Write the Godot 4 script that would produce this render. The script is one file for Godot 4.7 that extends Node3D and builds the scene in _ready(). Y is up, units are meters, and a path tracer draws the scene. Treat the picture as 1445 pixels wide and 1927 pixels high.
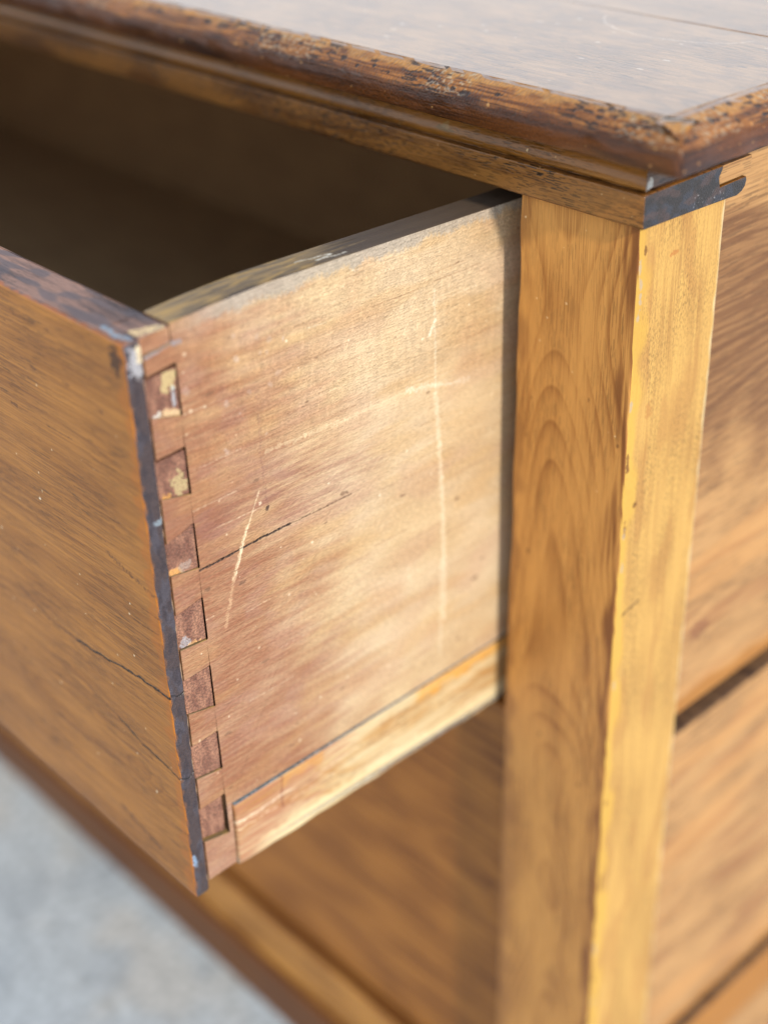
extends Node3D
# A corner of an old wooden chest of drawers with its top drawer pulled out, in low sun.
# World: x runs along the front (right is +), y up, z out of the front; the front right corner post has its arris at x = 0, z = 0.

class Tex:
	# A rectangle of a flat face (metres) painted pixel by pixel: colour (sRGB) and height.
	var W: int
	var H: int
	var u0: float
	var v1: float
	var su: float
	var sv: float
	var ppm: float
	var c: PackedFloat32Array
	var h: PackedFloat32Array
	var rng := RandomNumberGenerator.new()
	var n1 := FastNoiseLite.new()
	var n2 := FastNoiseLite.new()

	func _init(ua: float, ub: float, va: float, vb: float, per_metre: float, base: Color, rand_seed: int) -> void:
		u0 = ua
		v1 = vb
		su = ub - ua
		sv = vb - va
		ppm = per_metre
		W = maxi(4, int(su * ppm))
		H = maxi(4, int(sv * ppm))
		c.resize(W * H * 3)
		h.resize(W * H)
		rng.seed = rand_seed
		for n: FastNoiseLite in [n1, n2]:
			n.noise_type = FastNoiseLite.TYPE_SIMPLEX
			n.fractal_type = FastNoiseLite.FRACTAL_NONE
			n.frequency = 1.0
		n1.seed = rand_seed
		n2.seed = rand_seed + 77
		n2.fractal_type = FastNoiseLite.FRACTAL_FBM
		n2.fractal_octaves = 3
		for i in W * H:
			c[i * 3] = base.r
			c[i * 3 + 1] = base.g
			c[i * 3 + 2] = base.b
			h[i] = 0.5

	# Growth rings, fibre, pores and blotches of a sawn board. vertical: the grain runs along v.
	func wood(light: Color, dark: Color, p: Dictionary) -> void:
		var vertical: bool = p.get("vertical", false)
		var a0: float = p.get("a0", 0.0)
		var d0: float = p.get("d0", 0.03)
		var slope: float = p.get("slope", 0.1)
		var dw: float = p.get("dw", 0.006)
		var warp: float = p.get("warp", 0.004)
		var wa: float = p.get("warp_across", 12.0)
		var wg: float = p.get("warp_along", 5.0)
		var ringw: float = p.get("ring", 0.006)
		var c_ring: float = p.get("c_ring", 0.7)
		var c_f: float = p.get("c_fine", 0.18)
		var c_m: float = p.get("c_mid", 0.2)
		var c_b: float = p.get("c_blotch", 0.2)
		var off: float = p.get("off", 0.3)
		var pore: float = p.get("pore", 0.5)
		var pore_t: float = p.get("pore_at", 0.45)
		var ff: float = p.get("fine", 900.0)
		var fl: float = p.get("fine_along", 45.0)
		var pf: float = p.get("pore_f", 1800.0)
		var pl: float = p.get("pore_along", 160.0)
		var n := n1
		var dr := dark.r - light.r
		var dg := dark.g - light.g
		var db := dark.b - light.b
		for j in H:
			var v := v1 - (j + 0.5) / ppm
			for i in W:
				var u := u0 + (i + 0.5) / ppm
				var g := v if vertical else u
				var a := u if vertical else v
				var big := n.get_noise_2d(g * wg, a * wa)
				var yy := a - a0 + big * warp
				var zz := d0 + slope * g + n.get_noise_2d(g * 11.0 + 50.0, a * 5.0) * dw
				var t := sqrt(yy * yy + zz * zz) / ringw
				var f := t - floorf(t)
				var m := n.get_noise_2d(g * 14.0 + 9.0, a * 230.0)
				var s := 0.65 * n.get_noise_2d(g * fl, a * ff + 31.0) + 0.6 * n.get_noise_2d(g * fl * 0.55 + 11.0, a * ff * 2.3)
				var b := n.get_noise_2d(g * 17.0 + 3.0, a * 45.0 + 5.0)
				var late := f * f * f * f * (1.0 - smoothstep(0.88, 1.0, f)) * clampf(0.95 + 0.5 * b + 0.35 * s, 0.4, 1.4)
				var po := smoothstep(pore_t, pore_t + 0.2, n.get_noise_2d(g * pl + 7.0, a * pf)) * (1.0 - 0.6 * f) * pore * clampf(0.7 + 0.45 * b, 0.0, 1.0)
				var k := clampf(off + late * c_ring + s * c_f + m * c_m + b * c_b, 0.0, 1.3)
				var q := (j * W + i) * 3
				var dim := 1.0 - 0.6 * po
				c[q] = (light.r + dr * k) * dim
				c[q + 1] = (light.g + dg * k) * dim
				c[q + 2] = (light.b + db * k) * dim
				h[j * W + i] = 0.5 + s * 0.16 + m * 0.12 - po * 0.6 - late * 0.1

	# Lays a colour over the face where mask(u, v) says so.
	func blend(col: Color, mask: Callable, dh := 0.0) -> void:
		for j in H:
			var v := v1 - (j + 0.5) / ppm
			for i in W:
				var k: float = mask.call(u0 + (i + 0.5) / ppm, v)
				if k > 0.004:
					var q := (j * W + i) * 3
					c[q] += (col.r - c[q]) * k
					c[q + 1] += (col.g - c[q + 1]) * k
					c[q + 2] += (col.b - c[q + 2]) * k
					h[j * W + i] += dh * k

	# A scratch, crack or smear along a line of points (metres).
	func stroke(pts: Array, width: float, col: Color, alpha: float, dh := 0.0, rough := 0.5, wander := 0.0003) -> void:
		for s in pts.size() - 1:
			var a: Vector2 = pts[s]
			var b: Vector2 = pts[s + 1]
			var lo := a.min(b) - Vector2.ONE * (width * 3.0 + wander)
			var hi := a.max(b) + Vector2.ONE * (width * 3.0 + wander)
			var ab := b - a
			var l2 := maxf(ab.length_squared(), 1e-12)
			var nn := Vector2(-ab.y, ab.x) / sqrt(l2)
			for j in range(maxi(0, int((v1 - hi.y) * ppm)), mini(H, int((v1 - lo.y) * ppm) + 1)):
				for i in range(maxi(0, int((lo.x - u0) * ppm)), mini(W, int((hi.x - u0) * ppm) + 1)):
					var p := Vector2(u0 + (i + 0.5) / ppm, v1 - (j + 0.5) / ppm)
					p += nn * n1.get_noise_2d(p.x * 150.0, p.y * 150.0) * wander
					var t := clampf((p - a).dot(ab) / l2, 0.0, 1.0)
					var dist := p.distance_to(a + ab * t)
					var wd := width * (1.0 + rough * n1.get_noise_2d(p.x * 500.0 + 3.0, p.y * 500.0))
					var k := alpha * (1.0 - smoothstep(wd * 0.4, wd, dist))
					k *= clampf(1.0 + rough * 1.4 * n1.get_noise_2d(p.x * 900.0 + 5.0, p.y * 900.0), 0.0, 1.0)
					if k > 0.004:
						var q := (j * W + i) * 3
						c[q] += (col.r - c[q]) * k
						c[q + 1] += (col.g - c[q + 1]) * k
						c[q + 2] += (col.b - c[q + 2]) * k
						h[j * W + i] += dh * k

	# Ragged patches (chips, glue, dirt) of about radius r round a point.
	func patch(at: Vector2, r: Vector2, col: Color, alpha: float, dh := 0.0, ragged := 0.6) -> void:
		for j in range(maxi(0, int((v1 - at.y - r.y * 1.7) * ppm)), mini(H, int((v1 - at.y + r.y * 1.7) * ppm) + 1)):
			for i in range(maxi(0, int((at.x - r.x * 1.7 - u0) * ppm)), mini(W, int((at.x + r.x * 1.7 - u0) * ppm) + 1)):
				var u := u0 + (i + 0.5) / ppm
				var v := v1 - (j + 0.5) / ppm
				var d := Vector2((u - at.x) / r.x, (v - at.y) / r.y).length()
				d += n2.get_noise_2d(u * 330.0, v * 330.0) * ragged
				var k := alpha * (1.0 - smoothstep(0.75, 1.0, d))
				if k > 0.004:
					k *= clampf(0.85 + 0.4 * n1.get_noise_2d(u * 1500.0, v * 1500.0), 0.0, 1.0)
					var q := (j * W + i) * 3
					c[q] += (col.r - c[q]) * k
					c[q + 1] += (col.g - c[q + 1]) * k
					c[q + 2] += (col.b - c[q + 2]) * k
					h[j * W + i] += dh * k

	func specks(count: int, lo: Vector2, hi: Vector2, r: float, col: Color, alpha: float, dh := 0.0, long := 1.0) -> void:
		for s in count:
			var k := rng.randf_range(0.5, 1.5)
			patch(Vector2(rng.randf_range(lo.x, hi.x), rng.randf_range(lo.y, hi.y)), Vector2(r * k * long, r * k), col, alpha * rng.randf_range(0.5, 1.0), dh)

	func grain_noise(amount: float, scale: float, tint := 0.0) -> void:
		for j in H:
			var v := v1 - (j + 0.5) / ppm
			for i in W:
				var u := u0 + (i + 0.5) / ppm
				var k := n1.get_noise_2d(u * scale, v * scale)
				var q := (j * W + i) * 3
				h[j * W + i] += k * amount
				if tint > 0.0:
					var d := 1.0 + k * tint
					c[q] *= d
					c[q + 1] *= d
					c[q + 2] *= d

	func colours() -> ImageTexture:
		var bytes := PackedByteArray()
		bytes.resize(W * H * 3)
		for i in W * H * 3:
			bytes[i] = int(clampf(c[i], 0.0, 1.0) * 255.0 + 0.5)
		return ImageTexture.create_from_image(Image.create_from_data(W, H, false, Image.FORMAT_RGB8, bytes))

	func heights() -> ImageTexture:
		return ImageTexture.create_from_image(Image.create_from_data(W, H, false, Image.FORMAT_RF, h.to_byte_array()))


var wobble := FastNoiseLite.new()
var M := {}


func hx(s: String) -> Color:
	return Color.html(s)


# A material and the rectangle of its face: {m, r}
func surf(called: String, t: Tex, rough: float, relief_mm: float, coat := 0.0, coat_rough := 0.2, spec := 0.5) -> void:
	var m := StandardMaterial3D.new()
	m.resource_name = called
	m.albedo_texture = t.colours()
	m.roughness = rough
	m.metallic_specular = spec
	if relief_mm > 0.0:
		m.heightmap_enabled = true
		m.heightmap_texture = t.heights()
		m.heightmap_scale = relief_mm * 0.1
	if coat > 0.0:
		m.clearcoat_enabled = true
		m.clearcoat = coat
		m.clearcoat_roughness = coat_rough
	M[called] = {"m": m, "u0": t.u0, "v1": t.v1, "su": t.W / t.ppm, "sv": t.H / t.ppm}


func rounded(pts: PackedVector2Array, r: float, seg := 3) -> PackedVector2Array:
	var out := PackedVector2Array()
	var n := pts.size()
	for i in n:
		var a := pts[(i + n - 1) % n]
		var b := pts[i]
		var d := pts[(i + 1) % n]
		var e := (a - b).normalized()
		var f := (d - b).normalized()
		var k := minf(r, minf(a.distance_to(b), b.distance_to(d)) * 0.45)
		if absf(e.cross(f)) < 0.15:
			out.append(b)
			continue
		for s in seg + 1:
			var t := float(s) / seg
			out.append((b + e * k).lerp(b, t).lerp(b.lerp(b + f * k, t), t))
	return out


func rect(x0: float, x1: float, y0: float, y1: float, r := 0.001) -> PackedVector2Array:
	return rounded(PackedVector2Array([Vector2(x0, y0), Vector2(x1, y0), Vector2(x1, y1), Vector2(x0, y1)]), r)


func finer(pts: PackedVector2Array, step: float) -> PackedVector2Array:
	var out := PackedVector2Array()
	for i in pts.size():
		var a := pts[i]
		var b := pts[(i + 1) % pts.size()]
		var n := maxi(1, int(ceil(a.distance_to(b) / step)))
		for s in n:
			out.append(a.lerp(b, float(s) / n))
	return out


# Rings along the sweep: the ends rounded by r, the length cut into steps.
func rings(t0: float, t1: float, r: float, step := 100.0) -> Array:
	var out := []
	for k in 3:
		var a := PI / 2 * k / 3.0
		out.append(Vector2(t0 + r * (1.0 - sin(a)), r * (1.0 - cos(a)) if k > 0 else r))
	out[0] = Vector2(t0, r)
	out[1] = Vector2(t0 + r * 0.25, r * 0.3)
	out[2] = Vector2(t0 + r, 0.0)
	var n := maxi(1, int(ceil((t1 - t0 - 2 * r) / step)))
	for s in range(1, n):
		out.append(Vector2(lerpf(t0 + r, t1 - r, float(s) / n), 0.0))
	out.append(Vector2(t1 - r, 0.0))
	out.append(Vector2(t1 - r * 0.25, r * 0.3))
	out.append(Vector2(t1, r))
	return out


# Sweeps an outline along an axis; ring = (place along the axis, inset). mats: face axis -> surface name.
func sweep(outline: PackedVector2Array, axis: String, ring: Array, mats: Dictionary, amp := 0.0, mask = null, ythr := 0.0, bend = null) -> ArrayMesh:
	var n := outline.size()
	var area := 0.0
	for i in n:
		area += outline[i].cross(outline[(i + 1) % n])
	if area < 0.0:
		outline.reverse()
	var inward := PackedVector2Array()
	for i in n:
		var e := (outline[i] - outline[(i + n - 1) % n]).normalized()
		var f := (outline[(i + 1) % n] - outline[i]).normalized()
		var m := (Vector2(-e.y, e.x) + Vector2(-f.y, f.x)).normalized()
		var k := 1.0 / maxf(0.5, m.dot(Vector2(-e.y, e.x)))
		inward.append(m * k * (float(mask.call(outline[i])) if mask != null else 1.0))
	var v := PackedVector3Array()
	for r: Vector2 in ring:
		for i in n:
			var p := outline[i] + inward[i] * r.y
			v.append(Vector3(r.x, p.y, p.x) if axis == "x" else Vector3(p.x, r.x, p.y) if axis == "y" else Vector3(p.x, p.y, r.x))
	if bend != null:
		for i in v.size():
			v[i] = bend.call(v[i])
	var idx := PackedInt32Array()
	for r in ring.size() - 1:
		for i in n:
			var a := r * n + i
			var b := r * n + (i + 1) % n
			idx.append_array([a, b, b + n, a, b + n, a + n])
	var cap := Geometry2D.triangulate_polygon(outline)
	var last := (ring.size() - 1) * n
	for t in range(0, cap.size(), 3):
		idx.append_array([cap[t], cap[t + 2], cap[t + 1], last + cap[t], last + cap[t + 1], last + cap[t + 2]])
	# turn the faces outwards
	var vol := 0.0
	for t in range(0, idx.size(), 3):
		vol += v[idx[t]].dot(v[idx[t + 1]].cross(v[idx[t + 2]]))
	if vol < 0.0:
		for t in range(0, idx.size(), 3):
			var x := idx[t + 1]
			idx[t + 1] = idx[t + 2]
			idx[t + 2] = x
	var nor := normals(v, idx)
	if amp > 0.0:
		for i in v.size():
			var p := v[i]
			var k := wobble.get_noise_3dv(p * 70.0) + 0.6 * wobble.get_noise_3dv(p * 260.0 + Vector3(9, 2, 5))
			v[i] = p + nor[i] * k * amp
		nor = normals(v, idx)
	var tools := {}
	for t in range(0, idx.size(), 3):
		var a := v[idx[t]]
		var b := v[idx[t + 1]]
		var d := v[idx[t + 2]]
		var fn := (b - a).cross(d - a).normalized()
		var g := fn.abs()
		var face := "y"
		if ythr > 0.0 and ythr < 0.99 and g.y > 0.3 and g.y < ythr and (a.y + b.y + d.y) / 3.0 > 0.0266:
			face = "nz" if g.z > g.x else "nx"
		elif (g.x >= g.z and (g.x > g.y or g.y < ythr)):
			face = "x"
		elif (g.z > g.x and (g.z > g.y or g.y < ythr)):
			face = "z"
		if face == "y" and fn.y < 0.0 and mats.has("under"):
			face = "under"
		var s: Dictionary = M[mats.get(face, mats.get("d", ""))]
		if not tools.has(s):
			var st0 := SurfaceTool.new()
			st0.begin(Mesh.PRIMITIVE_TRIANGLES)
			st0.set_material(s.m)
			tools[s] = st0
		var st: SurfaceTool = tools[s]
		for q in [idx[t], idx[t + 2], idx[t + 1]]:
			var p := v[q]
			var uv := Vector2(p.z, p.y) if face == "x" or face == "nx" else Vector2(p.x, p.z) if face == "y" or face == "under" else Vector2(p.x, p.y)
			st.set_normal(nor[q])
			st.set_uv(Vector2((uv.x - s.u0) / s.su, (s.v1 - uv.y) / s.sv))
			st.add_vertex(p)
	var mesh := ArrayMesh.new()
	for s in tools:
		tools[s].commit(mesh)
	return mesh


func normals(v: PackedVector3Array, idx: PackedInt32Array) -> PackedVector3Array:
	var nor := PackedVector3Array()
	nor.resize(v.size())
	for t in range(0, idx.size(), 3):
		var f := (v[idx[t + 1]] - v[idx[t]]).cross(v[idx[t + 2]] - v[idx[t]])
		for k in 3:
			nor[idx[t + k]] += f
	for i in nor.size():
		nor[i] = nor[i].normalized()
	return nor


func part(called: String, mesh: Mesh, parent: Node3D, label := "") -> MeshInstance3D:
	var o := MeshInstance3D.new()
	o.name = called
	var i := 0
	while parent.has_node(NodePath(o.name)):
		i += 1
		o.name = "%s_%03d" % [called, i]
	o.mesh = mesh
	parent.add_child(o, true)
	if label:
		o.set_meta("label", label)
	return o


func thing(called: String, label: String, category: String) -> Node3D:
	var o := Node3D.new()
	o.name = called
	add_child(o, true)
	o.set_meta("label", label)
	o.set_meta("category", category)
	return o


func V(x: float, y: float) -> Vector2:
	return Vector2(x, y)


func _ready() -> void:
	# ---- camera
	var cam := Camera3D.new()
	cam.name = "camera"
	cam.transform = Transform3D(Basis(Vector3(0.6835, -0.0288, -0.7294), Vector3(-0.3601, 0.8559, -0.3712), Vector3(0.6350, 0.5163, 0.5746)).orthonormalized(), Vector3(0.2301, 0.1372, 0.3067))
	cam.near = 0.02
	cam.far = 400.0
	cam.fov = 39.26
	var lens := CameraAttributesPhysical.new()
	lens.frustum_focal_length = 33.64
	lens.frustum_focus_distance = 0.412
	lens.exposure_aperture = 3.0
	lens.frustum_near = 0.02
	lens.frustum_far = 400.0
	cam.attributes = lens
	add_child(cam)
	# ---- sky, sun, exposure
	var env := Environment.new()
	env.background_mode = Environment.BG_SKY
	var sky := ProceduralSkyMaterial.new()
	sky.sky_top_color = Color(0.60, 0.70, 0.83)
	sky.sky_horizon_color = Color(0.96, 0.955, 0.94)
	sky.sky_curve = 0.4
	sky.sky_energy_multiplier = 1.1
	sky.ground_bottom_color = Color(0.4, 0.42, 0.44)
	sky.ground_horizon_color = Color(0.6, 0.64, 0.68)
	env.sky = Sky.new()
	env.sky.sky_material = sky
	env.tonemap_mode = Environment.TONE_MAPPER_LINEAR
	env.tonemap_exposure = 1.5
	env.sdfgi_enabled = true
	env.ssao_enabled = true
	env.ssil_enabled = true
	var we := WorldEnvironment.new()
	we.name = "world_environment"
	we.environment = env
	add_child(we)
	var sun := DirectionalLight3D.new()
	sun.name = "sun"
	sun.light_energy = 0.85
	sun.light_angular_distance = 3.0
	sun.light_color = Color(1.0, 0.96, 0.90)
	sun.shadow_enabled = true
	add_child(sun)
	sun.look_at_from_position(Vector3(0.85, 0.49, 0.19) * 5.0, Vector3.ZERO)

	wobble.seed = 4
	wobble.noise_type = FastNoiseLite.TYPE_SIMPLEX
	wobble.fractal_type = FastNoiseLite.FRACTAL_NONE
	wobble.frequency = 1.0
	paint()
	ground()
	chest()
	open_drawer()
	closed_drawer()


func paint() -> void:
	var t: Tex
	# --- plain insides and hidden faces
	t = Tex.new(0, 0.3, 0, 0.3, 1000, hx("6a4a30"), 3)
	t.wood(hx("82603f"), hx("4a3120"), {"ring": 0.01, "d0": 0.06})
	surf("plain", t, 0.7, 0.15)
	t = Tex.new(0, 0.3, 0, 0.3, 1000, hx("6a4a30"), 4)
	t.wood(hx("a68458"), hx("80603e"), {"c_mid": 0.06, "c_blotch": 0.06, "c_ring": 0.25, "ring": 0.012, "d0": 0.06, "pore": 0.3})
	surf("inside", t, 0.75, 0.1)

	# --- side of the open drawer
	t = Tex.new(-0.032, 0.133, -0.2, -0.002, 5000, hx("b8a07c"), 11)
	t.wood(hx("c6ac86"), hx("a68560"), {"ring": 0.03, "d0": 0.2, "a0": -0.3, "c_ring": 0.3, "c_fine": 0.12, "c_mid": 0.07, "c_blotch": 0.12, "off": 0.2, "pore": 0.2, "pore_at": 0.5, "fine": 1100.0, "fine_along": 60.0})
	var n := t.n1
	var nf := t.n2
	# reddish varnish that has run over the front of the board, in ragged streaks
	t.blend(hx("885840"), func(z: float, y: float) -> float:
		var e := 0.09 + 0.013 * nf.get_noise_2d(z * 25.0, y * 22.0) + 0.010 * n.get_noise_2d(z * 30.0, y * 260.0) - 0.22 * maxf(0.0, -y - 0.075) * (1.0 if y > -0.17 else 0.4)
		return smoothstep(e - 0.03, e + 0.035, z) * (0.78 + 0.14 * n.get_noise_2d(z * 60.0, y * 700.0)))
	# brown soak along the middle of the grain
	t.blend(hx("805444"), func(z: float, y: float) -> float:
		var b := n.get_noise_2d(z * 22.0 + 4.0, y * 70.0)
		var band := exp(-pow((y + 0.070 + 0.004 * b) / 0.013, 2.0)) * smoothstep(0.035, 0.085, z + 0.012 * b)
		return band * clampf(0.5 + 0.35 * n.get_noise_2d(z * 50.0, y * 500.0), 0.0, 1.0) * 0.8)
	t.blend(hx("8a6674"), func(z: float, y: float) -> float:
		return 0.1 * smoothstep(0.1, 0.5, nf.get_noise_2d(z * 40.0 + 8.0, y * 60.0)) * smoothstep(0.05, 0.1, z))
	# bare, bleached wood
	t.blend(hx("d2c4b0"), func(z: float, y: float) -> float:
		return 0.3 * smoothstep(-0.6, 0.9, nf.get_noise_2d(z * 16.0 + 2.0, y * 20.0 + 6.0) + (0.045 - z) * 7.0))
	t.blend(hx("b38a55"), func(z: float, y: float) -> float:
		return 0.22 * smoothstep(0.0, 0.6, nf.get_noise_2d(z * 14.0 + 12.0, y * 60.0)))
	t.blend(hx("b08a72"), func(z: float, y: float) -> float:
		return 0.25 * smoothstep(0.0, 0.6, nf.get_noise_2d(z * 18.0 + 22.0, y * 30.0)))
	# grey grime on the rubbed top edge
	t.blend(hx("a1978a"), func(z: float, y: float) -> float:
		var e := -0.0095 - 0.0010 * n.get_noise_2d(z * 90.0, 3.0) - 0.0007 * n.get_noise_2d(z * 600.0, y * 500.0)
		return 0.8 * smoothstep(e - 0.0012, e + 0.0012, y) * smoothstep(0.125, 0.1, z))
	# raised nap, coarser and rippled above, along the grain below
	for j in t.H:
		var y := t.v1 - (j + 0.5) / t.ppm
		var up := smoothstep(-0.08, -0.04, y)
		for i in t.W:
			var z := t.u0 + (i + 0.5) / t.ppm
			var a := nf.get_noise_2d(z * 900.0 + 1.5 * n.get_noise_2d(z * 300.0, y * 300.0), y * 800.0) * 1.1 + n.get_noise_2d(z * 300.0 + 4.0, y * 90.0 + 9.0) * 0.22
			var b := n.get_noise_2d(z * 420.0 + 40.0 * y * 420.0 / 100.0, y * 2300.0) * 0.6
			var k := lerpf(b, a, up)
			t.h[j * t.W + i] += k * 0.5
			var q := (j * t.W + i) * 3
			var dd := 1.0 + k * 0.12
			t.c[q] *= dd
			t.c[q + 1] *= dd
			t.c[q + 2] *= dd
	for k in 60:
		var z0 := t.rng.randf_range(-0.01, 0.12)
		var y0 := t.rng.randf_range(-0.165, -0.012)
		t.stroke([V(z0, y0), V(z0 + t.rng.randf_range(0.004, 0.02), y0 + t.rng.randf_range(-0.0005, 0.0005))], 0.00022, hx("7d5a42") if k % 3 else hx("e2d2b4"), 0.4, -0.25, 0.6, 0.0001)
	t.specks(70, V(0.0, -0.19), V(0.13, -0.01), 0.0004, hx("f0e2c4"), 0.8)
	t.specks(30, V(0.0, -0.19), V(0.13, -0.01), 0.0005, hx("5f4636"), 0.7, -0.3, 2.0)
	t.specks(16, V(0.085, -0.05), V(0.122, -0.012), 0.0009, hx("c4b4b0"), 0.45, 0.4)
	t.stroke([V(0.1205, -0.0815), V(0.1124, -0.0812), V(0.099, -0.0806), V(0.088, -0.0806)], 0.00042, hx("2d2320"), 0.95, -1.5, 0.35, 0.00012)
	t.stroke([V(0.088, -0.0806), V(0.075, -0.0808), V(0.064, -0.0806)], 0.00028, hx("54402f"), 0.7, -0.8, 0.5, 0.00012)
	t.stroke([V(0.0981, -0.0654), V(0.104, -0.0769)], 0.0004, hx("e2d0ac"), 0.55, -0.3, 0.5, 0.00008)
	t.stroke([V(0.1030, -0.0745), V(0.106, -0.081), V(0.1096, -0.0896)], 0.0008, hx("e2d0ac"), 0.6, -0.3, 0.5, 0.00008)
	t.stroke([V(0.1045, -0.078), V(0.1090, -0.0896)], 0.0004, hx("e8d8b8"), 0.5, -0.3, 0.5, 0.00008)
	t.stroke([V(0.1096, -0.0896), V(0.1115, -0.0965), V(0.114, -0.104)], 0.0008, hx("d2b08a"), 0.4, -0.2, 0.5, 0.00008)
	t.stroke([V(0.0281, -0.026), V(0.0279, -0.046), V(0.0278, -0.060)], 0.0006, hx("e0d5ba"), 0.45, 0.0, 0.5, 0.00015)
	t.stroke([V(0.0278, -0.060), V(0.0266, -0.078), V(0.0258, -0.0909), V(0.0249, -0.122), V(0.0252, -0.146)], 0.0012, hx("e0d3b6"), 0.5, 0.0, 0.5, 0.00015)
	t.stroke([V(0.0262, -0.1217), V(0.0271, -0.1598)], 0.0008, hx("dccfb2"), 0.45, 0.0, 0.5, 0.00015)
	t.stroke([V(0.0946, -0.054), V(0.08, -0.0546), V(0.0648, -0.0552), V(0.039, -0.055), V(0.026, -0.0575)], 0.0010, hx("dccba4"), 0.4)
	t.stroke([V(0.04, -0.0545), V(0.0137, -0.0604)], 0.0010, hx("e4dccf"), 0.35, 0.0, 0.9)
	t.stroke([V(0.0958, -0.034), V(0.0962, -0.058), V(0.0955, -0.072)], 0.0006, hx("7a584c"), 0.3, -0.4, 0.9)
	t.stroke([V(0.031, -0.04), V(0.0275, -0.036)], 0.0007, hx("f4ead2"), 0.6)
	t.patch(V(0.0955, -0.0722), V(0.0007, 0.001), hx("3a2a24"), 0.9, -0.6)
	t.stroke([V(0.1305, -0.0132), V(0.119, -0.0122)], 0.0008, hx("8b8f9c"), 0.7)
	surf("drawer_side", t, 0.55, 0.3, 0.0, 0.2, 0.35)

	# --- lower strip and slip of the drawer side
	t = Tex.new(-0.032, 0.133, -0.2, -0.16, 4000, hx("d9bd83"), 12)
	t.wood(hx("c8b188"), hx("a8783f"), {"ring": 0.004, "d0": 0.03, "a0": -0.17, "slope": 0.03, "c_ring": 0.45, "c_mid": 0.35, "c_blotch": 0.4, "off": 0.15, "pore": 0.4})
	n = t.n1
	nf = t.n2
	t.blend(hx("a0694c"), func(z: float, y: float) -> float:
		var e := 0.085 + 1.1 * (-0.186 - y) * -1.0 + 0.012 * n.get_noise_2d(z * 60.0, y * 900.0)
		return (0.55 + 0.35 * n.get_noise_2d(z * 40.0, y * 1100.0)) * smoothstep(e - 0.006, e + 0.012, z + (y + 0.186) * 2.2))
	t.blend(hx("d6c296"), func(z: float, y: float) -> float:
		return 0.8 * smoothstep(-0.1885, -0.1915, y + 0.001 * n.get_noise_2d(z * 200.0, y * 300.0)) * smoothstep(0.118, 0.1, z))
	t.blend(hx("c98f3c"), func(z: float, y: float) -> float:
		return 0.75 * smoothstep(-0.1755, -0.1735, y + 0.0015 * n.get_noise_2d(z * 150.0, 4.0)) * (smoothstep(0.042, 0.034, z) + smoothstep(0.08, 0.082, z) * smoothstep(0.1, 0.098, z) * 0.5))
	t.stroke([V(0.0985, -0.1715), V(0.099, -0.183)], 0.0007, hx("7a4a34"), 0.7, -0.4)
	for k in 26:
		var y0 := t.rng.randf_range(-0.196, -0.172)
		var z0 := t.rng.randf_range(0.0, 0.11)
		t.stroke([V(z0, y0), V(z0 + t.rng.randf_range(0.01, 0.03), y0 + t.rng.randf_range(-0.0007, 0.0007))], 0.0003, hx("ecdcc0") if k % 2 else hx("7c5030"), 0.6, -0.3)
	surf("slip", t, 0.6, 0.2)

	t = Tex.new(0, 0.1, 0, 0.1, 2000, hx("5f686e"), 17)  # dusty grey with the shade of the groove painted in, for the strip top
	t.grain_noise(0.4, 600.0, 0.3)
	surf("dusty_groove_shade", t, 0.9, 0.2)

	# --- top edge of the drawer side, rubbed and greasy
	t = Tex.new(-0.08, -0.05, -0.25, 0.135, 3000, hx("6d624f"), 13)
	t.wood(hx("806a4c"), hx("4a3c2e"), {"vertical": true, "ring": 0.004, "d0": 0.02, "slope": 0.05, "c_mid": 0.4})
	n = t.n1
	t.blend(hx("4e4136"), func(x: float, z: float) -> float:
		var e := 0.062 + 0.012 * n.get_noise_2d(x * 350.0, 7.0) + (x + 0.056) * 1.2
		return 0.9 * smoothstep(e + 0.0015, e - 0.0015, z))
	t.blend(hx("b08a4a"), func(x: float, z: float) -> float:
		return 0.6 * smoothstep(0.1, 0.5, n.get_noise_2d(x * 700.0, z * 60.0)) * smoothstep(0.06, 0.08, z))
	t.stroke([V(-0.0585, 0.075), V(-0.0565, 0.064), V(-0.0555, 0.07), V(-0.0545, 0.06)], 0.0005, hx("cfc7b6"), 0.8)
	surf("side_top", t, 0.55, 0.15, 0.0, 0.2, 0.35)

	# --- front of the open drawer
	t = Tex.new(-0.26, -0.05, -0.2, -0.004, 4000, hx("a87545"), 21)
	t.wood(hx("b47832"), hx("6a3e18"), {"ring": 0.0034, "d0": 0.0135, "a0": -0.158, "slope": 0.16, "dw": 0.007, "warp": 0.004, "warp_along": 9.0, "c_ring": 0.3, "c_fine": 0.2, "c_mid": 0.08, "c_blotch": 0.08, "off": 0.22, "pore": 0.5, "pore_at": 0.45, "pore_f": 2900.0, "pore_along": 80.0, "fine_along": 22.0, "fine": 1200.0})
	n = t.n1
	nf = t.n2
	t.blend(hx("7c4a18"), func(x: float, y: float) -> float:
		return 0.18 * smoothstep(0.0, 0.6, nf.get_noise_2d(x * 4.0, y * 60.0)))
	t.blend(hx("b0651f"), func(x: float, y: float) -> float:   # varnish worn thin and orange along the arris
		return 0.5 * smoothstep(-0.0570, -0.0545, x + 0.0022 * n.get_noise_2d(x * 60.0, y * 130.0)))
	t.patch(V(-0.0565, -0.0135), V(0.003, 0.004), hx("2c1a10"), 0.8)
	t.stroke([V(-0.101, -0.1225), V(-0.083, -0.1206), V(-0.068, -0.1186), V(-0.0525, -0.1182)], 0.0005, hx("1d140d"), 0.95, -1.5, 0.4, 0.0003)
	t.stroke([V(-0.135, -0.117), V(-0.118, -0.1225), V(-0.101, -0.1225)], 0.0008, hx("4e2e18"), 0.5, -0.3, 0.9)
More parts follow.
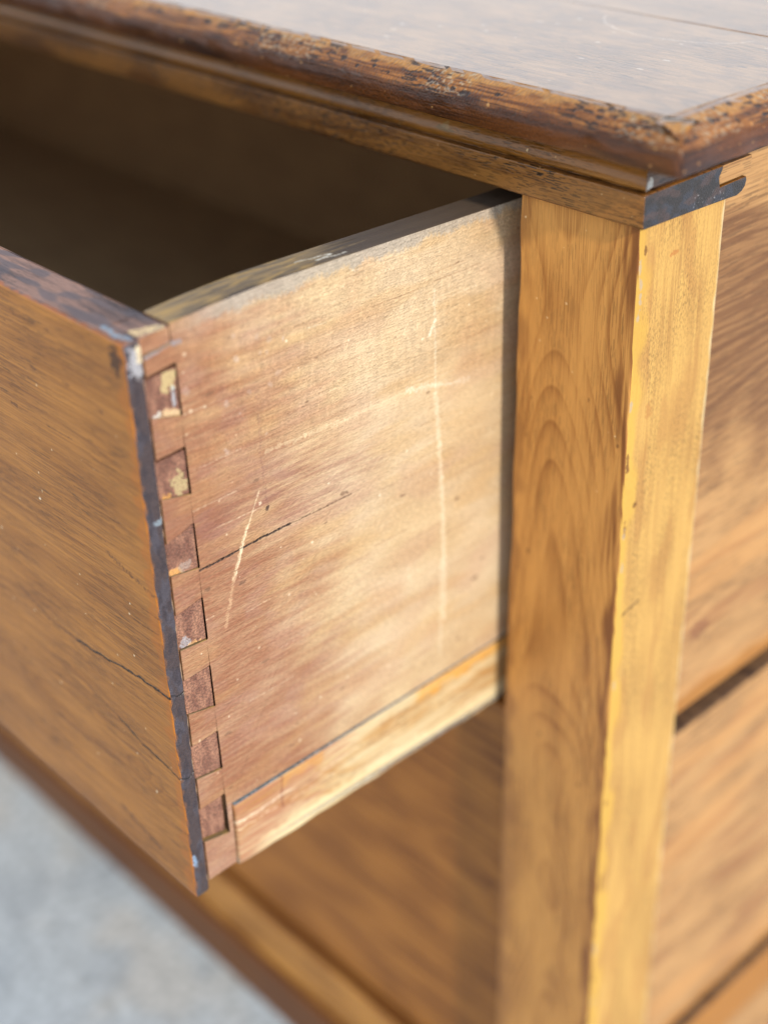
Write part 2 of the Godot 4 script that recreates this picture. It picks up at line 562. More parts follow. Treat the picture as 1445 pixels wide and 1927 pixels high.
	t.stroke([V(-0.0829, -0.1424), V(-0.0709, -0.1458), V(-0.0523, -0.1485)], 0.0004, hx("1d140d"), 0.9, -1.2, 0.4, 0.0003)
	t.stroke([V(-0.1, -0.139), V(-0.0829, -0.1424)], 0.0005, hx("4e2e18"), 0.6, -0.3, 0.9)
	t.stroke([V(-0.075, -0.0785), V(-0.063, -0.0815), V(-0.053, -0.0835)], 0.0007, hx("4d2f19"), 0.5, -0.4, 0.9, 0.0001)
	t.stroke([V(-0.09, -0.183), V(-0.078, -0.186), V(-0.07, -0.188)], 0.0012, hx("4a2c18"), 0.5, -0.3, 0.9, 0.0002)
	t.specks(40, V(-0.16, -0.17), V(-0.056, -0.02), 0.00035, hx("fff2da"), 1.0)  # pale specks, sun glints among them, painted as near-white dots
	t.specks(22, V(-0.2, -0.19), V(-0.056, -0.01), 0.0005, hx("4b2c16"), 0.6, -0.3, 3.0)
	for k in 24:
		var x0 := t.rng.randf_range(-0.17, -0.06)
		var y0 := t.rng.randf_range(-0.19, -0.015)
		t.stroke([V(x0, y0), V(x0 + t.rng.randf_range(0.004, 0.016), y0 + t.rng.randf_range(-0.0008, 0.0008))], 0.00025, hx("4a2a12"), 0.55, -0.4, 0.6, 0.0001)
	surf("drawer_front", t, 0.42, 0.12, 0.12, 0.18, 0.32)

	# --- top edge of the drawer front
	t = Tex.new(-0.26, -0.05, 0.117, 0.138, 4000, hx("5d3f33"), 22)
	t.wood(hx("8a6654"), hx("4a3630"), {"ring": 0.003, "d0": 0.01, "a0": 0.11, "c_mid": 0.3, "c_blotch": 0.5, "c_fine": 0.3, "pore": 0.8})
	n = t.n1
	t.blend(hx("4a4246"), func(x: float, z: float) -> float:
		return 0.6 * smoothstep(0.0, 0.5, n.get_noise_2d(x * 50.0, z * 160.0)))
	t.blend(hx("9a5a35"), func(x: float, z: float) -> float:
		return 0.85 * smoothstep(0.1342, 0.1352, z + 0.0007 * n.get_noise_2d(x * 180.0, 2.0)))
	for k in 7:
		t.stroke([V(-0.0545 - 0.0006 * k, 0.1225 + k * 0.0012), V(-0.0525 - 0.0004 * k, 0.1236 + k * 0.0012)], 0.0009, hx("e3c58b"), 0.85, 0.4)
	t.stroke([V(-0.066, 0.1325), V(-0.058, 0.1335), V(-0.0545, 0.132)], 0.0011, hx("7c97a8"), 0.8)
	t.stroke([V(-0.0575, 0.1312), V(-0.0535, 0.1308)], 0.0006, hx("201a1a"), 0.9, -0.8)
	surf("front_top", t, 0.5, 0.2, 0.0, 0.3, 0.4)

	# --- dark varnished end of the drawer front (the lap over the tails)
	t = Tex.new(0.129, 0.138, -0.2, -0.004, 5000, hx("3f3130"), 23)
	n = t.n1
	nf = t.n2
	t.blend(hx("45434e"), func(z: float, y: float) -> float:  # bluish sky reflection painted into the varnish colour
		return 0.6 * smoothstep(-0.1, 0.4, nf.get_noise_2d(z * 160.0, y * 45.0)))
	t.blend(hx("2c2226"), func(z: float, y: float) -> float:
		return 0.6 * smoothstep(0.1, 0.45, nf.get_noise_2d(z * 260.0 + 5.0, y * 110.0)))
	t.blend(hx("7a4c2c"), func(z: float, y: float) -> float:
		return 0.6 * smoothstep(0.1353, 0.1358, z + 0.0008 * n.get_noise_2d(4.0, y * 190.0)))
	t.blend(hx("d9b68c"), func(z: float, y: float) -> float:
		return 0.8 * smoothstep(0.1310, 0.1306, z + 0.0003 * n.get_noise_2d(4.0, y * 150.0)))
	t.patch(V(0.1325, -0.0135), V(0.0026, 0.0045), hx("cfd3d8"), 0.75, 0.3)
	t.patch(V(0.1315, -0.012), V(0.001, 0.0035), hx("e6cfa0"), 0.9, 0.3)
	t.patch(V(0.132, -0.0605), V(0.002, 0.0012), hx("9db2bd"), 0.8, 0.2)
	t.patch(V(0.1345, -0.1825), V(0.0012, 0.003), hx("8fb3d6"), 0.85, 0.2)
	t.stroke([V(0.136, -0.1175), V(0.133, -0.1188), V(0.1306, -0.118)], 0.0004, hx("191214"), 0.9, -1.2)
	t.stroke([V(0.136, -0.1482), V(0.133, -0.1492), V(0.1306, -0.148)], 0.0004, hx("191214"), 0.9, -1.2)
	t.grain_noise(0.3, 1300.0, 0.12)
	t.grain_noise(0.35, 320.0)
	surf("lap", t, 0.36, 0.25, 0.35, 0.25)

	# --- end grain of the pins, with old glue
	t = Tex.new(0.117, 0.133, -0.2, -0.004, 6000, hx("6e4839"), 24)
	n = t.n1
	nf = t.n2
	t.blend(hx("9c7058"), func(z: float, y: float) -> float:
		return 0.85 * smoothstep(-0.3, 0.3, -y - 0.1 + 0.35 * nf.get_noise_2d(z * 200.0, y * 90.0)))
	t.grain_noise(0.5, 2600.0, 0.22)
	t.grain_noise(0.3, 900.0, 0.15)
	t.patch(V(0.1235, -0.0215), V(0.0026, 0.0042), hx("c6b27c"), 0.95, 0.9)
	t.patch(V(0.1245, -0.0315), V(0.0045, 0.0018), hx("e0c190"), 0.9, 0.9)
	t.patch(V(0.1285, -0.0308), V(0.0016, 0.0014), hx("dfe0d8"), 0.9, 0.9)
	t.patch(V(0.1225, -0.027), V(0.0006, 0.0035), hx("b8c6d2"), 0.8, 0.6)
	t.patch(V(0.1238, -0.0525), V(0.0026, 0.0042), hx("baa676"), 0.95, 0.9)
	t.patch(V(0.1285, -0.0552), V(0.0014, 0.0018), hx("d99c4b"), 0.9, 0.6)
	t.patch(V(0.1285, -0.0785), V(0.0024, 0.0016), hx("dba156"), 0.9, 0.9)
	t.patch(V(0.125, -0.0778), V(0.0025, 0.0015), hx("a5958c"), 0.7, 0.6)
	t.patch(V(0.128, -0.1025), V(0.0022, 0.0022), hx("a5a7ae"), 0.8, 0.7)
	t.patch(V(0.125, -0.104), V(0.0024, 0.0008), hx("d8a768"), 0.8, 0.7)
	surf("pin", t, 0.6, 0.3)

	# --- front of the corner post
	t = Tex.new(-0.05, 0.003, -0.385, 0.003, 4000, hx("c79454"), 31)
	t.wood(hx("c58c48"), hx("7c4a20"), {"vertical": true, "ring": 0.0021, "d0": 0.0375, "a0": -0.025, "slope": 0.072, "dw": 0.0028, "warp": 0.006, "warp_along": 8.0, "warp_across": 16.0, "c_ring": 0.55, "c_fine": 0.17, "c_mid": 0.06, "c_blotch": 0.12, "off": 0.1, "pore": 0.35, "pore_at": 0.42, "pore_f": 2600.0, "pore_along": 70.0, "fine_along": 25.0, "fine": 1200.0})
	n = t.n1
	t.blend(hx("6b3d1c"), func(x: float, y: float) -> float:
		return 0.75 * smoothstep(-0.006, -0.0015, x + 0.0025 * n.get_noise_2d(x * 100.0, y * 30.0)) * clampf(0.65 + 0.9 * n.get_noise_2d(x * 400.0, y * 22.0), 0.0, 1.0))
	t.blend(hx("8a5a2e"), func(x: float, y: float) -> float:
		return 0.5 * smoothstep(-0.0405, -0.045, x + 0.003 * n.get_noise_2d(x * 100.0, y * 60.0)))
	t.specks(14, V(-0.045, -0.36), V(-0.003, 0.0), 0.0008, hx("4a2d18"), 0.6, -0.3, 0.6)
	t.specks(12, V(-0.045, -0.1), V(-0.003, 0.0), 0.0003, hx("fbe8c0"), 0.9)
	for k in 16:
		var x0 := t.rng.randf_range(-0.044, -0.004)
		var y0 := t.rng.randf_range(-0.3, -0.01)
		t.stroke([V(x0, y0), V(x0 + t.rng.randf_range(-0.002, 0.002), y0 - t.rng.randf_range(0.004, 0.02))], 0.00022, hx("5f3514") if k % 2 else hx("dcae6c"), 0.45, -0.3, 0.6, 0.0001)
	surf("post_front", t, 0.45, 0.1, 0.2, 0.2, 0.32)

	# --- right face of the corner post
	t = Tex.new(-0.042, 0.003, -0.385, 0.003, 4000, hx("bd9550"), 32)
	t.wood(hx("c49a55"), hx("8e6436"), {"vertical": true, "ring": 0.012, "d0": 0.04, "a0": 0.05, "slope": 0.02, "c_ring": 0.2, "c_fine": 0.26, "c_mid": 0.08, "c_blotch": 0.12, "off": 0.12, "pore": 0.5, "pore_at": 0.45, "pore_f": 2400.0, "pore_along": 420.0, "fine_along": 25.0, "fine": 1300.0})
	n = t.n1
	nf = t.n2
	t.blend(hx("9c6d3c"), func(z: float, y: float) -> float:
		return 0.35 * smoothstep(0.1, 0.5, nf.get_noise_2d(z * 60.0, y * 14.0)))
	t.blend(hx("c99f45"), func(z: float, y: float) -> float:
		return 0.7 * smoothstep(-0.0065, -0.003, z + 0.002 * n.get_noise_2d(z * 90.0, y * 45.0)))
	t.blend(hx("d2c09c"), func(z: float, y: float) -> float:  # pale line of sun caught on the back arris, painted in
		return 0.7 * smoothstep(-0.038, -0.0392, z + 0.0004 * n.get_noise_2d(3.0, y * 90.0)))
	t.patch(V(-0.003, -0.009), V(0.0007, 0.0018), hx("5b3a1c"), 0.75, -0.3)
	t.patch(V(-0.0165, -0.0135), V(0.0018, 0.0009), hx("a96a34"), 0.75)
	t.patch(V(-0.0095, -0.0615), V(0.0018, 0.0028), hx("a06a38"), 0.55)
	t.patch(V(-0.006, -0.0925), V(0.0008, 0.001), hx("5b3a1c"), 0.8, -0.4)
	t.stroke([V(-0.0037, -0.1335), V(-0.0118, -0.1312)], 0.0005, hx("4a3320"), 0.9, -0.5)
	for k in 22:
		t.patch(V(-0.0008 - 0.0012 * t.rng.randf(), -0.37 * t.rng.randf()), V(0.0007, 0.0013 + 0.0022 * t.rng.randf()), hx("a99a92") if k % 3 else hx("6a4424"), 0.75, -0.3)
	surf("post_side", t, 0.5, 0.16, 0.0, 0.3, 0.35)

	# --- boards of the right side
	t = Tex.new(-0.15, -0.028, -0.42, 0.024, 3000, hx("a87a4c"), 33)
	t.wood(hx("b58a58"), hx("77502c"), {"ring": 0.0035, "d0": 0.012, "a0": -0.02, "slope": 0.16, "warp": 0.003, "warp_along": 3.0, "dw": 0.003, "c_ring": 0.3, "c_fine": 0.2, "c_mid": 0.08, "c_blotch": 0.1, "off": 0.1, "pore": 0.5, "pore_at": 0.4, "pore_f": 2400.0, "pore_along": 60.0, "fine_along": 20.0, "fine": 1100.0})
	n = t.n1
	nf = t.n2
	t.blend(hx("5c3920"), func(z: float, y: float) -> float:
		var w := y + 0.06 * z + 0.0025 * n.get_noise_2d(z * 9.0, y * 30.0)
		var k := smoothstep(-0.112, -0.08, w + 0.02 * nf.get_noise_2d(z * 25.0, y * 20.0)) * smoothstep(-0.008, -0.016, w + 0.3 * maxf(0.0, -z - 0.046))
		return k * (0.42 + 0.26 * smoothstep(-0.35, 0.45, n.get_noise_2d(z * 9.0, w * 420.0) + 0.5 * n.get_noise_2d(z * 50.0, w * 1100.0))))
	t.blend(hx("7c4a2a"), func(z: float, y: float) -> float:
		return 0.35 * smoothstep(0.15, 0.6, nf.get_noise_2d(z * 8.0 + 4.0, y * 75.0)) * smoothstep(-0.1, -0.13, y))
	t.patch(V(-0.05, -0.163), V(0.006, 0.004), hx("6a3a26"), 0.5)
	t.blend(hx("c08c52"), func(z: float, y: float) -> float:
		return 0.5 * smoothstep(0.0, 0.5, nf.get_noise_2d(z * 5.0 + 14.0, y * 35.0)) * smoothstep(-0.1, -0.13, y))
	t.blend(hx("9c6524"), func(z: float, y: float) -> float:
		var e := 0.0012 * n.get_noise_2d(z * 50.0, 1.0)
		return 0.8 * (smoothstep(-0.189, -0.192, y + e) * smoothstep(-0.2, -0.198, y) + smoothstep(-0.374, -0.377, y + e)))
	surf("side_board", t, 0.45, 0.16, 0.0, 0.3, 0.4)

	# --- the top
	t = Tex.new(-0.44, 0.026, -0.15, 0.014, 3600, hx("7d5a3c"), 41)
	t.wood(hx("a0784c"), hx("624226"), {"ring": 0.007, "d0": 0.02, "a0": -0.06, "slope": 0.03, "c_ring": 0.25, "c_fine": 0.22, "c_mid": 0.1, "c_blotch": 0.14, "off": 0.2, "pore": 0.8, "pore_at": 0.42, "pore_f": 2200.0, "pore_along": 90.0, "fine_along": 25.0})
	n = t.n1
	nf = t.n2
	t.blend(hx("6a4f3c"), func(x: float, z: float) -> float:
		return 0.4 * smoothstep(0.0, 0.5, nf.get_noise_2d(x * 50.0, z * 110.0)))
	var ring := []
	for k in 15:
		var a := lerpf(PI * 0.93, PI * 0.06, k / 14.0)
		ring.append(V(-0.0465 + 0.0285 * cos(a), -0.0775 + 0.0192 * sin(a)))
	t.stroke(ring, 0.00035, hx("f2eee6"), 0.55)
	for k in 14:
		t.patch(V(t.rng.randf_range(-0.4, 0.0), t.rng.randf_range(-0.08, 0.0)), V(0.0016, 0.0005), hx("33241a"), 0.6, -0.3)
	t.patch(V(-0.095, -0.047), V(0.0013, 0.0006), hx("2a2a2e"), 0.9, -0.4)
	t.specks(40, V(-0.3, -0.07), V(0.01, 0.003), 0.0005, hx("f2efe8"), 0.7, 0.3, 2.0)
	t.specks(50, V(-0.3, -0.07), V(0.01, 0.003), 0.0005, hx("3f2c1e"), 0.6, -0.2, 3.0)
	t.grain_noise(0.25, 1100.0, 0.06)
	surf("top", t, 0.4, 0.14, 1.0, 0.34, 0.55)

	# --- edge of the top: dark varnish, worn and pitted along the nose
	t = Tex.new(-0.44, 0.026, 0.019, 0.0335, 4000, hx("53300f"), 42)
	edge_paint(t)
	surf("top_edge_front", t, 0.36, 0.12, 0.4, 0.1, 0.4)
	surf("nose_front", t, 0.42, 0.3, 0.0, 0.1, 0.4)
	t = Tex.new(-0.15, 0.018, 0.019, 0.0335, 4000, hx("6b4530"), 43)
	edge_paint(t)
	surf("top_edge_side", t, 0.36, 0.12, 0.4, 0.1, 0.4)
	surf("nose_side", t, 0.42, 0.3, 0.0, 0.1, 0.4)

	# --- moulded rail under the top
	t = Tex.new(-0.44, 0.008, -0.003, 0.0215, 4000, hx("8d6234"), 44)
	t.wood(hx("8f5f2c"), hx("4f2d10"), {"ring": 0.004, "d0": 0.02, "slope": 0.02, "c_ring": 0.3, "c_fine": 0.25, "c_mid": 0.3, "c_blotch": 0.3, "off": 0.15, "pore": 1.25, "pore_at": 0.36, "pore_f": 2200.0, "pore_along": 150.0})
	n = t.n1
	t.blend(hx("8f5c1c"), func(x: float, y: float) -> float:
		return 0.55 * smoothstep(0.0094, 0.0104, y))
	t.specks(30, V(-0.2, 0.0), V(0.0, 0.02), 0.0003, hx("f4ddb0"), 0.8)
	t.stroke([V(-0.0755, 0.0128), V(-0.07, 0.0125)], 0.001, hx("5c4a16"), 0.6)
	t.patch(V(-0.0728, 0.0135), V(0.002, 0.0012), hx("a3906a"), 0.5, 0.5)
	surf("rail", t, 0.4, 0.2, 0.5, 0.12, 0.35)
	t = Tex.new(-0.046, 0.006, -0.003, 0.0215, 5000, hx("2a2320"), 45)
	nf = t.n2
	t.blend(hx("33333c"), func(z: float, y: float) -> float:
		return 0.8 * smoothstep(-0.1, 0.4, nf.get_noise_2d(z * 130.0, y * 130.0)))
	t.blend(hx("4f3a34"), func(z: float, y: float) -> float:
		return 0.6 * smoothstep(0.0, 0.4, nf.get_noise_2d(z * 80.0 + 7.0, y * 150.0)))
	t.specks(34, V(-0.034, -0.001), V(-0.018, 0.0035), 0.00022, hx("a9adb3"), 0.6, 0.5)  # white glints on the lower part, painted as pale dots
	t.grain_noise(0.35, 1500.0, 0.15)
	surf("rail_end", t, 0.45, 0.3, 0.25, 0.3)

	t = Tex.new(-0.15, 0.006, 0.008, 0.0215, 3000, hx("5a4030"), 46)
	t.wood(hx("6b4a34"), hx("3a2820"), {"ring": 0.004, "d0": 0.02, "c_mid": 0.1, "pore": 0.8})
	t.patch(V(0.0014, 0.0115), V(0.0016, 0.0022), hx("d9d8d0"), 0.95, 0.5)
	surf("rail_side", t, 0.4, 0.2, 0.4, 0.2)

	# --- closed drawer below and the base
	t = Tex.new(-0.5, -0.04, -0.435, -0.195, 1800, hx("a06c3a"), 51)
	t.wood(hx("a86e30"), hx("5e3212"), {"ring": 0.008, "d0": 0.02, "a0": -0.3, "slope": 0.06, "dw": 0.006, "warp": 0.006, "c_ring": 0.4, "c_fine": 0.15, "c_mid": 0.14, "c_blotch": 0.12, "off": 0.2, "pore": 0.3, "fine": 700.0, "fine_along": 15.0})
	surf("lower_front", t, 0.45, 0.1, 0.08, 0.25, 0.32)
	t = Tex.new(-0.95, -0.04, -0.505, -0.425, 1400, hx("a97742"), 52)
	t.wood(hx("bc8440"), hx("70431c"), {"ring": 0.01, "d0": 0.02, "a0": -0.4, "slope": 0.04, "c_ring": 0.4, "c_mid": 0.4, "off": 0.15})
	t.blend(hx("4e2b14"), func(_x: float, y: float) -> float:
		return 0.75 * smoothstep(-0.4655, -0.4675, y))
	surf("base", t, 0.45, 0.1, 0.08, 0.25, 0.32)

	# --- concrete
	t = Tex.new(0, 1.0, 0, 1.0, 512, hx("a6afb4"), 61)
	nf = t.n2
	t.blend(hx("b3aea4"), func(x: float, z: float) -> float:
		return 0.4 * smoothstep(0.0, 0.5, nf.get_noise_2d(x * 9.0, z * 9.0)))
	t.blend(hx("98a1a7"), func(x: float, z: float) -> float:
		return 0.7 * smoothstep(0.1, 0.5, nf.get_noise_2d(x * 14.0 + 5.0, z * 14.0)))
	t.grain_noise(0.4, 120.0, 0.12)
	surf("concrete", t, 0.8, 0.0)


func edge_paint(t: Tex) -> void:
	var base := t.n2
	var n := t.n1
	t.wood(hx("5e3414"), hx("30180a"), {"ring": 0.004, "d0": 0.02, "slope": 0.03, "c_ring": 0.4, "c_fine": 0.25, "c_mid": 0.4, "c_blotch": 0.3, "off": 0.25, "pore": 0.5, "fine_along": 30.0})
	t.blend(hx("96602a"), func(x: float, y: float) -> float:   # varnish rubbed thin on the nose
		return smoothstep(0.0266, 0.0286, y + 0.0012 * base.get_noise_2d(x * 50.0, y * 190.0)) * clampf(0.62 + 0.6 * n.get_noise_2d(x * 26.0, y * 1500.0), 0.2, 0.9))
	t.blend(hx("a8783c"), func(x: float, y: float) -> float:
		return 0.75 * smoothstep(0.0306, 0.0318, y + 0.0012 * base.get_noise_2d(x * 90.0 + 3.0, y * 260.0)))
	t.blend(hx("1d1410"), func(x: float, y: float) -> float:   # old dirt in the bruises
		var where := smoothstep(0.1, 0.5, n.get_noise_2d(x * 24.0 + 2.0, 5.0))
		return 0.7 * where * smoothstep(0.18, 0.34, base.get_noise_2d(x * 120.0, y * 900.0 + 4.0)) * smoothstep(0.0264, 0.0280, y), -0.6)
	for k in 45:
		t.patch(V(t.u0 + t.su * t.rng.randf(), t.rng.randf_range(0.0285, 0.0322)), V(0.0008 + 0.0012 * t.rng.randf(), 0.0003 + 0.0003 * t.rng.randf()), hx("1d1410"), 0.85, -0.6, 0.9)
	t.blend(hx("a59f94"), func(x: float, y: float) -> float:   # scuffs down to pale wood
		var where := smoothstep(0.15, 0.45, n.get_noise_2d(x * 26.0 + 11.0, 9.0))
		return 0.5 * where * smoothstep(0.2, 0.4, base.get_noise_2d(x * 300.0 + 8.0, y * 900.0)) * smoothstep(0.0262, 0.028, y), 0.4)
	t.specks(60, V(t.u0, 0.0205), V(t.u0 + t.su, 0.028), 0.00035, hx("d9a866"), 0.7, 0.2)
	t.grain_noise(0.25, 900.0, 0.1)
	n.get_noise_2d(0, 0)


func ground() -> void:
	var m: StandardMaterial3D = M.concrete.m
	m.uv1_triplanar = true
	m.uv1_world_triplanar = true
	m.uv1_scale = Vector3(0.9, 0.9, 0.9)
	var p := PlaneMesh.new()
	p.size = Vector2(300, 300)
	p.material = m
	var o := MeshInstance3D.new()
	o.name = "concrete_ground"
	o.mesh = p
	o.position.y = -0.4995
	o.set_meta("kind", "structure")
	o.set_meta("label", "pale grey concrete ground the chest stands on")
	add_child(o)


func chest() -> void:
	var o := thing("chest_of_drawers", "honey brown wooden chest with moulded top and worn dark edges, standing on grey concrete", "chest of drawers")
	# top: two boards, the front one with a worn nose along the front and the right end
	var lift := [V(0.0205, 0.0005), V(0.0209, 0.0), V(0.0240, 0.0), V(0.0264, 0.0), V(0.0274, 0.0004), V(0.0284, 0.0012), V(0.0296, 0.0025), V(0.0307, 0.0041), V(0.0316, 0.0057), V(0.0322, 0.0070), V(0.0325, 0.0086)]
	var nose := func(p: Vector2) -> float:
		return 1.25 if p.x > 0.02 else (1.0 if p.y > 0.0 else 0.02)
	var front := finer(rounded(PackedVector2Array([V(-0.97, -0.0812), V(0.0223, -0.0812), V(0.0223, 0.0152), V(-0.97, 0.0152)]), 0.0016), 0.0025)
	part("top_board", sweep(front, "y", lift, {"y": "top", "z": "top_edge_front", "x": "top_edge_side", "nz": "nose_front", "nx": "nose_side"}, 0.00022, nose, 0.97), o)
	var back := finer(rounded(PackedVector2Array([V(-0.97, -0.315), V(0.0223, -0.315), V(0.0223, -0.0818), V(-0.97, -0.0818)]), 0.001), 0.01)
	var nose2 := func(p: Vector2) -> float:
		return 1.25 if p.x > 0.0222 else 0.05
	part("top_board", sweep(back, "y", lift, {"y": "top", "z": "top_edge_front", "x": "top_edge_side", "nz": "nose_front", "nx": "nose_side"}, 0.0001, nose2, 0.97), o, "bluish grey rear board of the top")
	# moulded rail, its dark end showing on the right with a tail
	var rail := PackedVector2Array([V(0.0034, -0.0004), V(0.0038, 0.0004), V(0.0038, 0.0045), V(0.0038, 0.0086), V(0.0034, 0.0092), V(-0.0315, 0.0092), V(-0.0313, 0.0081), V(-0.0300, 0.0061), V(-0.0308, 0.0031), V(-0.0435, 0.0033), V(-0.0440, 0.0021), V(-0.0434, 0.0004), V(-0.0420, -0.0008), V(-0.0395, -0.0015), V(-0.0334, -0.0013), V(-0.016, -0.0008)])
	part("front_rail", sweep(rail, "x", rings(-0.96, 0.0036, 0.0004, 0.004), {"z": "rail", "y": "rail", "x": "rail_end"}, 0.00008), o)
	# quarter-round moulding between rail and top, returning along the right side
	var curve := [V(0.0094, 0.0012), V(0.0097, 0.0013), V(0.0101, 0.0006), V(0.0109, 0.0), V(0.0126, 0.0003), V(0.0147, 0.0013), V(0.0167, 0.0028), V(0.0184, 0.0046), V(0.0196, 0.0062), V(0.0203, 0.0074)]
	part("quarter_round_moulding", sweep(finer(rounded(PackedVector2Array([V(-0.96, -0.29), V(0.0034, -0.29), V(0.0034, 0.0032), V(-0.96, 0.0032)]), 0.0008), 0.004), "y", curve, {"z": "rail", "y": "rail", "x": "rail_side"}, 0.0001, null, 0.999), o)
	# corner posts
	var post := func(x: float) -> PackedVector2Array:
		return finer(rounded(PackedVector2Array([V(x, -0.0397), V(x + 0.0465, -0.0397), V(x + 0.0465, 0.0), V(x, 0.0)]), 0.0008), 0.012)
	var lean := func(p: Vector3) -> Vector3:   # the inner edge is planed unevenly
		var k := clampf((p.x + 0.01) / -0.0365, 0.0, 1.0)
		return p + Vector3(k * (lerpf(0.0024, -0.0012, smoothstep(0.0, -0.3, p.y)) + 0.0004 * wobble.get_noise_2d(p.y * 30.0, 1.0)), 0, 0)
	part("corner_post", sweep(post.call(-0.0465), "y", rings(-0.5, -0.0018, 0.0004, 0.004), {"z": "post_front", "x": "post_side", "y": "plain"}, 0.00009, null, 0.0, lean), o)
	part("corner_post", sweep(post.call(-0.9465), "y", rings(-0.5, -0.0018, 0.0004, 0.1), {"d": "plain"}), o)
	# right side: boards let in behind the post, with open joints
	var upper := PackedVector2Array([V(-0.29, -0.1972), V(-0.0399, -0.1972), V(-0.0399, 0.0088), V(-0.29, 0.0088)])
	var board := {"x": "side_board", "d": "plain"}
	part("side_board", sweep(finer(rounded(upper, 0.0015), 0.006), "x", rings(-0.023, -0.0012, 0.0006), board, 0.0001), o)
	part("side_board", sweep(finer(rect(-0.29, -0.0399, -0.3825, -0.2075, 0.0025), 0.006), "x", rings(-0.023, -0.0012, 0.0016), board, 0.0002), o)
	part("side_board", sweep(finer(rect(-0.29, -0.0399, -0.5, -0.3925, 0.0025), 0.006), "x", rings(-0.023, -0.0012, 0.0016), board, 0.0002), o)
	part("side_tongue", sweep(rounded(PackedVector2Array([V(-0.0462, 0.0037), V(-0.0311, 0.0035), V(-0.0304, 0.0061), V(-0.0316, 0.0082), V(-0.0318, 0.0090), V(-0.0462, 0.0090)]), 0.0004), "x", rings(-0.0015, 0.0031, 0.0003), board), o)
	part("side_lining", sweep(rect(-0.29, -0.0399, -0.498, 0.0088), "x", rings(-0.046, -0.0405, 0.0005), {"d": "inside"}), o)
	part("side_panel", sweep(rect(-0.29, -0.0399, -0.5, 0.0088), "x", rings(-0.9435, -0.93, 0.001), {"d": "plain"}), o)
	part("back_panel", sweep(rect(-0.93, -0.031, -0.5, 0.0088), "z", rings(-0.31, -0.2905, 0.001), {"d": "inside"}), o)
	part("bottom_panel", sweep(rect(-0.9, -0.031, -0.29, -0.03), "y", rings(-0.466, -0.455, 0.001), {"d": "inside"}), o)
	part("drawer_rail", sweep(rect(-0.022, -0.0035, -0.2130, -0.1995, 0.001), "x", rings(-0.9, -0.0466, 0.0004), {"d": "lower_front"}), o)
	part("bottom_rail", sweep(rect(-0.024, -0.0025, -0.4665, -0.4308, 0.0015), "x", rings(-0.9, -0.0466, 0.0004), {"d": "base"}), o)
	part("plinth", sweep(rect(-0.024, 0.0015, -0.5, -0.4668, 0.002), "x", rings(-0.9, -0.0466, 0.0004), {"d": "base"}), o)


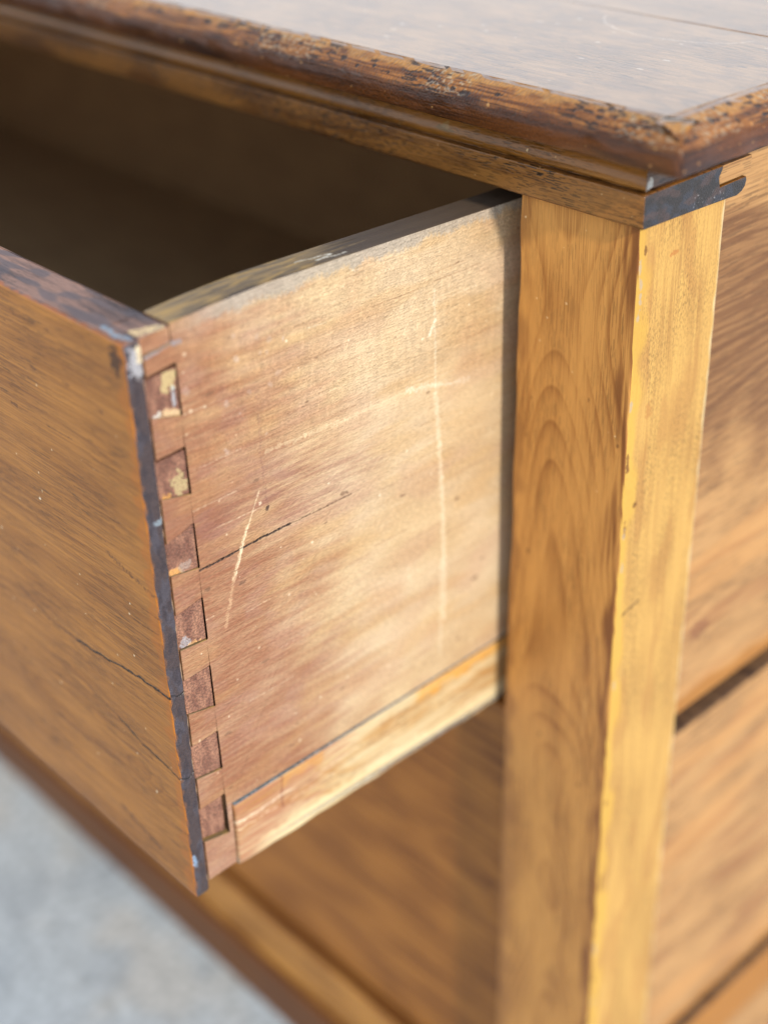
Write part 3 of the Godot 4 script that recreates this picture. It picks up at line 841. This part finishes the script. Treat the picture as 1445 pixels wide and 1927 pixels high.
func open_drawer() -> void:
	var o := thing("drawer", "open top drawer pulled out of the chest, showing its dovetailed bare wood side", "drawer")
	var xs := -0.0525
	# front board: full thickness, thinner where it laps over the tails of the side
	var plan := rounded(PackedVector2Array([V(-0.9, 0.1358), V(xs + 0.0003, 0.1358), V(xs + 0.0003, 0.1305), V(xs - 0.0118, 0.1305), V(xs - 0.0118, 0.1198), V(-0.9, 0.1198)]), 0.0008)
	part("front_board", sweep(finer(plan, 0.01), "y", rings(-0.1976, -0.0081, 0.0012, 0.003), {"z": "drawer_front", "y": "front_top", "x": "lap"}, 0.00012), o)
	# side board with its tails cut round the pins
	var pins := [[-0.0188, -0.0177, -0.0329, -0.0305], [-0.0427, -0.0421, -0.0567, -0.0547], [-0.0687, -0.0658, -0.0805, -0.0790], [-0.0923, -0.0903, -0.1050, -0.1042], [-0.1149, -0.1142, -0.1293, -0.1272], [-0.1393, -0.1387, -0.1534, -0.1520], [-0.1641, -0.1634, -0.1796, -0.1774]]
	var zt := 0.1302
	var zi := 0.1208
	var side := PackedVector2Array([V(-0.226, -0.0095), V(-0.05, -0.0078), V(-0.0023, -0.0071), V(0.0317, -0.0063), V(0.0643, -0.0056), V(0.0901, -0.0052), V(0.1077, -0.0058), V(0.1215, -0.0068), V(0.1215, -0.0121), V(zt, -0.0130)])
	for p in pins:
		side.append_array([V(zt, p[0]), V(zi, p[1]), V(zi - 0.0002, p[2]), V(zt, p[3])])
	side.append_array([V(zt, -0.1936), V(0.1190, -0.1934), V(0.1187, -0.1690), V(0.095, -0.1687), V(0.06, -0.1685), V(0.01, -0.1684), V(-0.226, -0.1682)])
	part("side_board", sweep(rounded(side, 0.0004, 2), "x", [V(xs - 0.0118, 0.0006), V(xs - 0.0112, 0.0), V(xs - 0.0004, 0.0), V(xs - 0.0001, 0.00004), V(xs, 0.00012)], {"x": "drawer_side", "y": "side_top", "z": "plain"}), o)
	# pins of the front's end grain standing in the sockets
	var low := [0.0011, 0.0009, 0.0002, 0.0001, 0.0001, 0.0001, 0.0001]
	var gap_r := [0.0001, 0.0001, 0.0001, 0.00015, 0.00015, 0.0002, 0.0008]
	var gap_b := [0.0001, 0.0001, 0.0002, 0.0004, 0.0003, 0.0004, 0.0012]
	for k in 7:
		var p: Array = pins[k]
		var quad := PackedVector2Array([V(zt + 0.0008, p[0] - low[k]), V(zi + gap_r[k], p[1] - low[k] - 0.0002), V(zi + gap_r[k], p[2] + gap_b[k]), V(zt + 0.0008, p[3] + gap_b[k])])
		part("pin", sweep(finer(rounded(quad, 0.0003, 2), 0.002), "x", rings(xs - 0.0119, xs - (0.00025 if k < 6 else 0.0008), 0.00015), {"x": "pin", "d": "pin"}, 0.00006), o)
	var half := PackedVector2Array([V(zt + 0.0008, -0.0129), V(0.12155, -0.01205), V(0.12155, -0.0074), V(zt + 0.0008, -0.0080)])
	part("pin", sweep(rounded(half, 0.0004, 2), "x", rings(xs - 0.0119, xs - 0.0001, 0.0003), {"x": "drawer_side", "y": "front_top", "d": "pin"}), o, "half pin at the top corner with pale bare end grain")
	# strip under the side, on which the drawer runs
	part("runner_strip", sweep(finer(PackedVector2Array([V(-0.226, -0.1692), V(0.0, -0.1696), V(0.03, -0.1698), V(0.06, -0.1699), V(0.095, -0.1704), V(0.1176, -0.1707), V(0.1178, -0.1962), V(0.1, -0.1965), V(0.0, -0.1966), V(-0.226, -0.1960)]), 0.004), "x", rings(xs - 0.0115, xs - 0.0003, 0.0012), {"x": "slip", "y": "dusty_groove_shade", "under": "slip", "d": "slip"}, 0.00022), o)
	# the rest of the box
	part("side_board", sweep(rect(-0.226, 0.1198, -0.194, -0.0065), "x", rings(-0.8995, -0.8875, 0.001), {"d": "inside"}), o)
	part("back_board", sweep(rect(-0.8875, xs - 0.012, -0.19, -0.009), "z", rings(-0.2285, -0.2175, 0.001), {"d": "inside"}), o)
	part("bottom_board", sweep(rect(-0.8875, xs - 0.0118, -0.2175, 0.1198), "y", rings(-0.1715, -0.165, 0.0005), {"d": "inside"}), o)


func closed_drawer() -> void:
	var o := thing("drawer_001", "closed lower drawer with streaky brown front, below the open one", "drawer")
	part("front_board", sweep(finer(rect(-0.8985, -0.0480, -0.4282, -0.2148, 0.0015), 0.02), "z", rings(-0.030, -0.0075, 0.0012), {"z": "lower_front", "d": "lower_front"}, 0.0002), o)
	part("side_board", sweep(rect(-0.26, -0.031, -0.42, -0.222), "x", rings(-0.062, -0.05, 0.001), {"d": "plain"}), o)
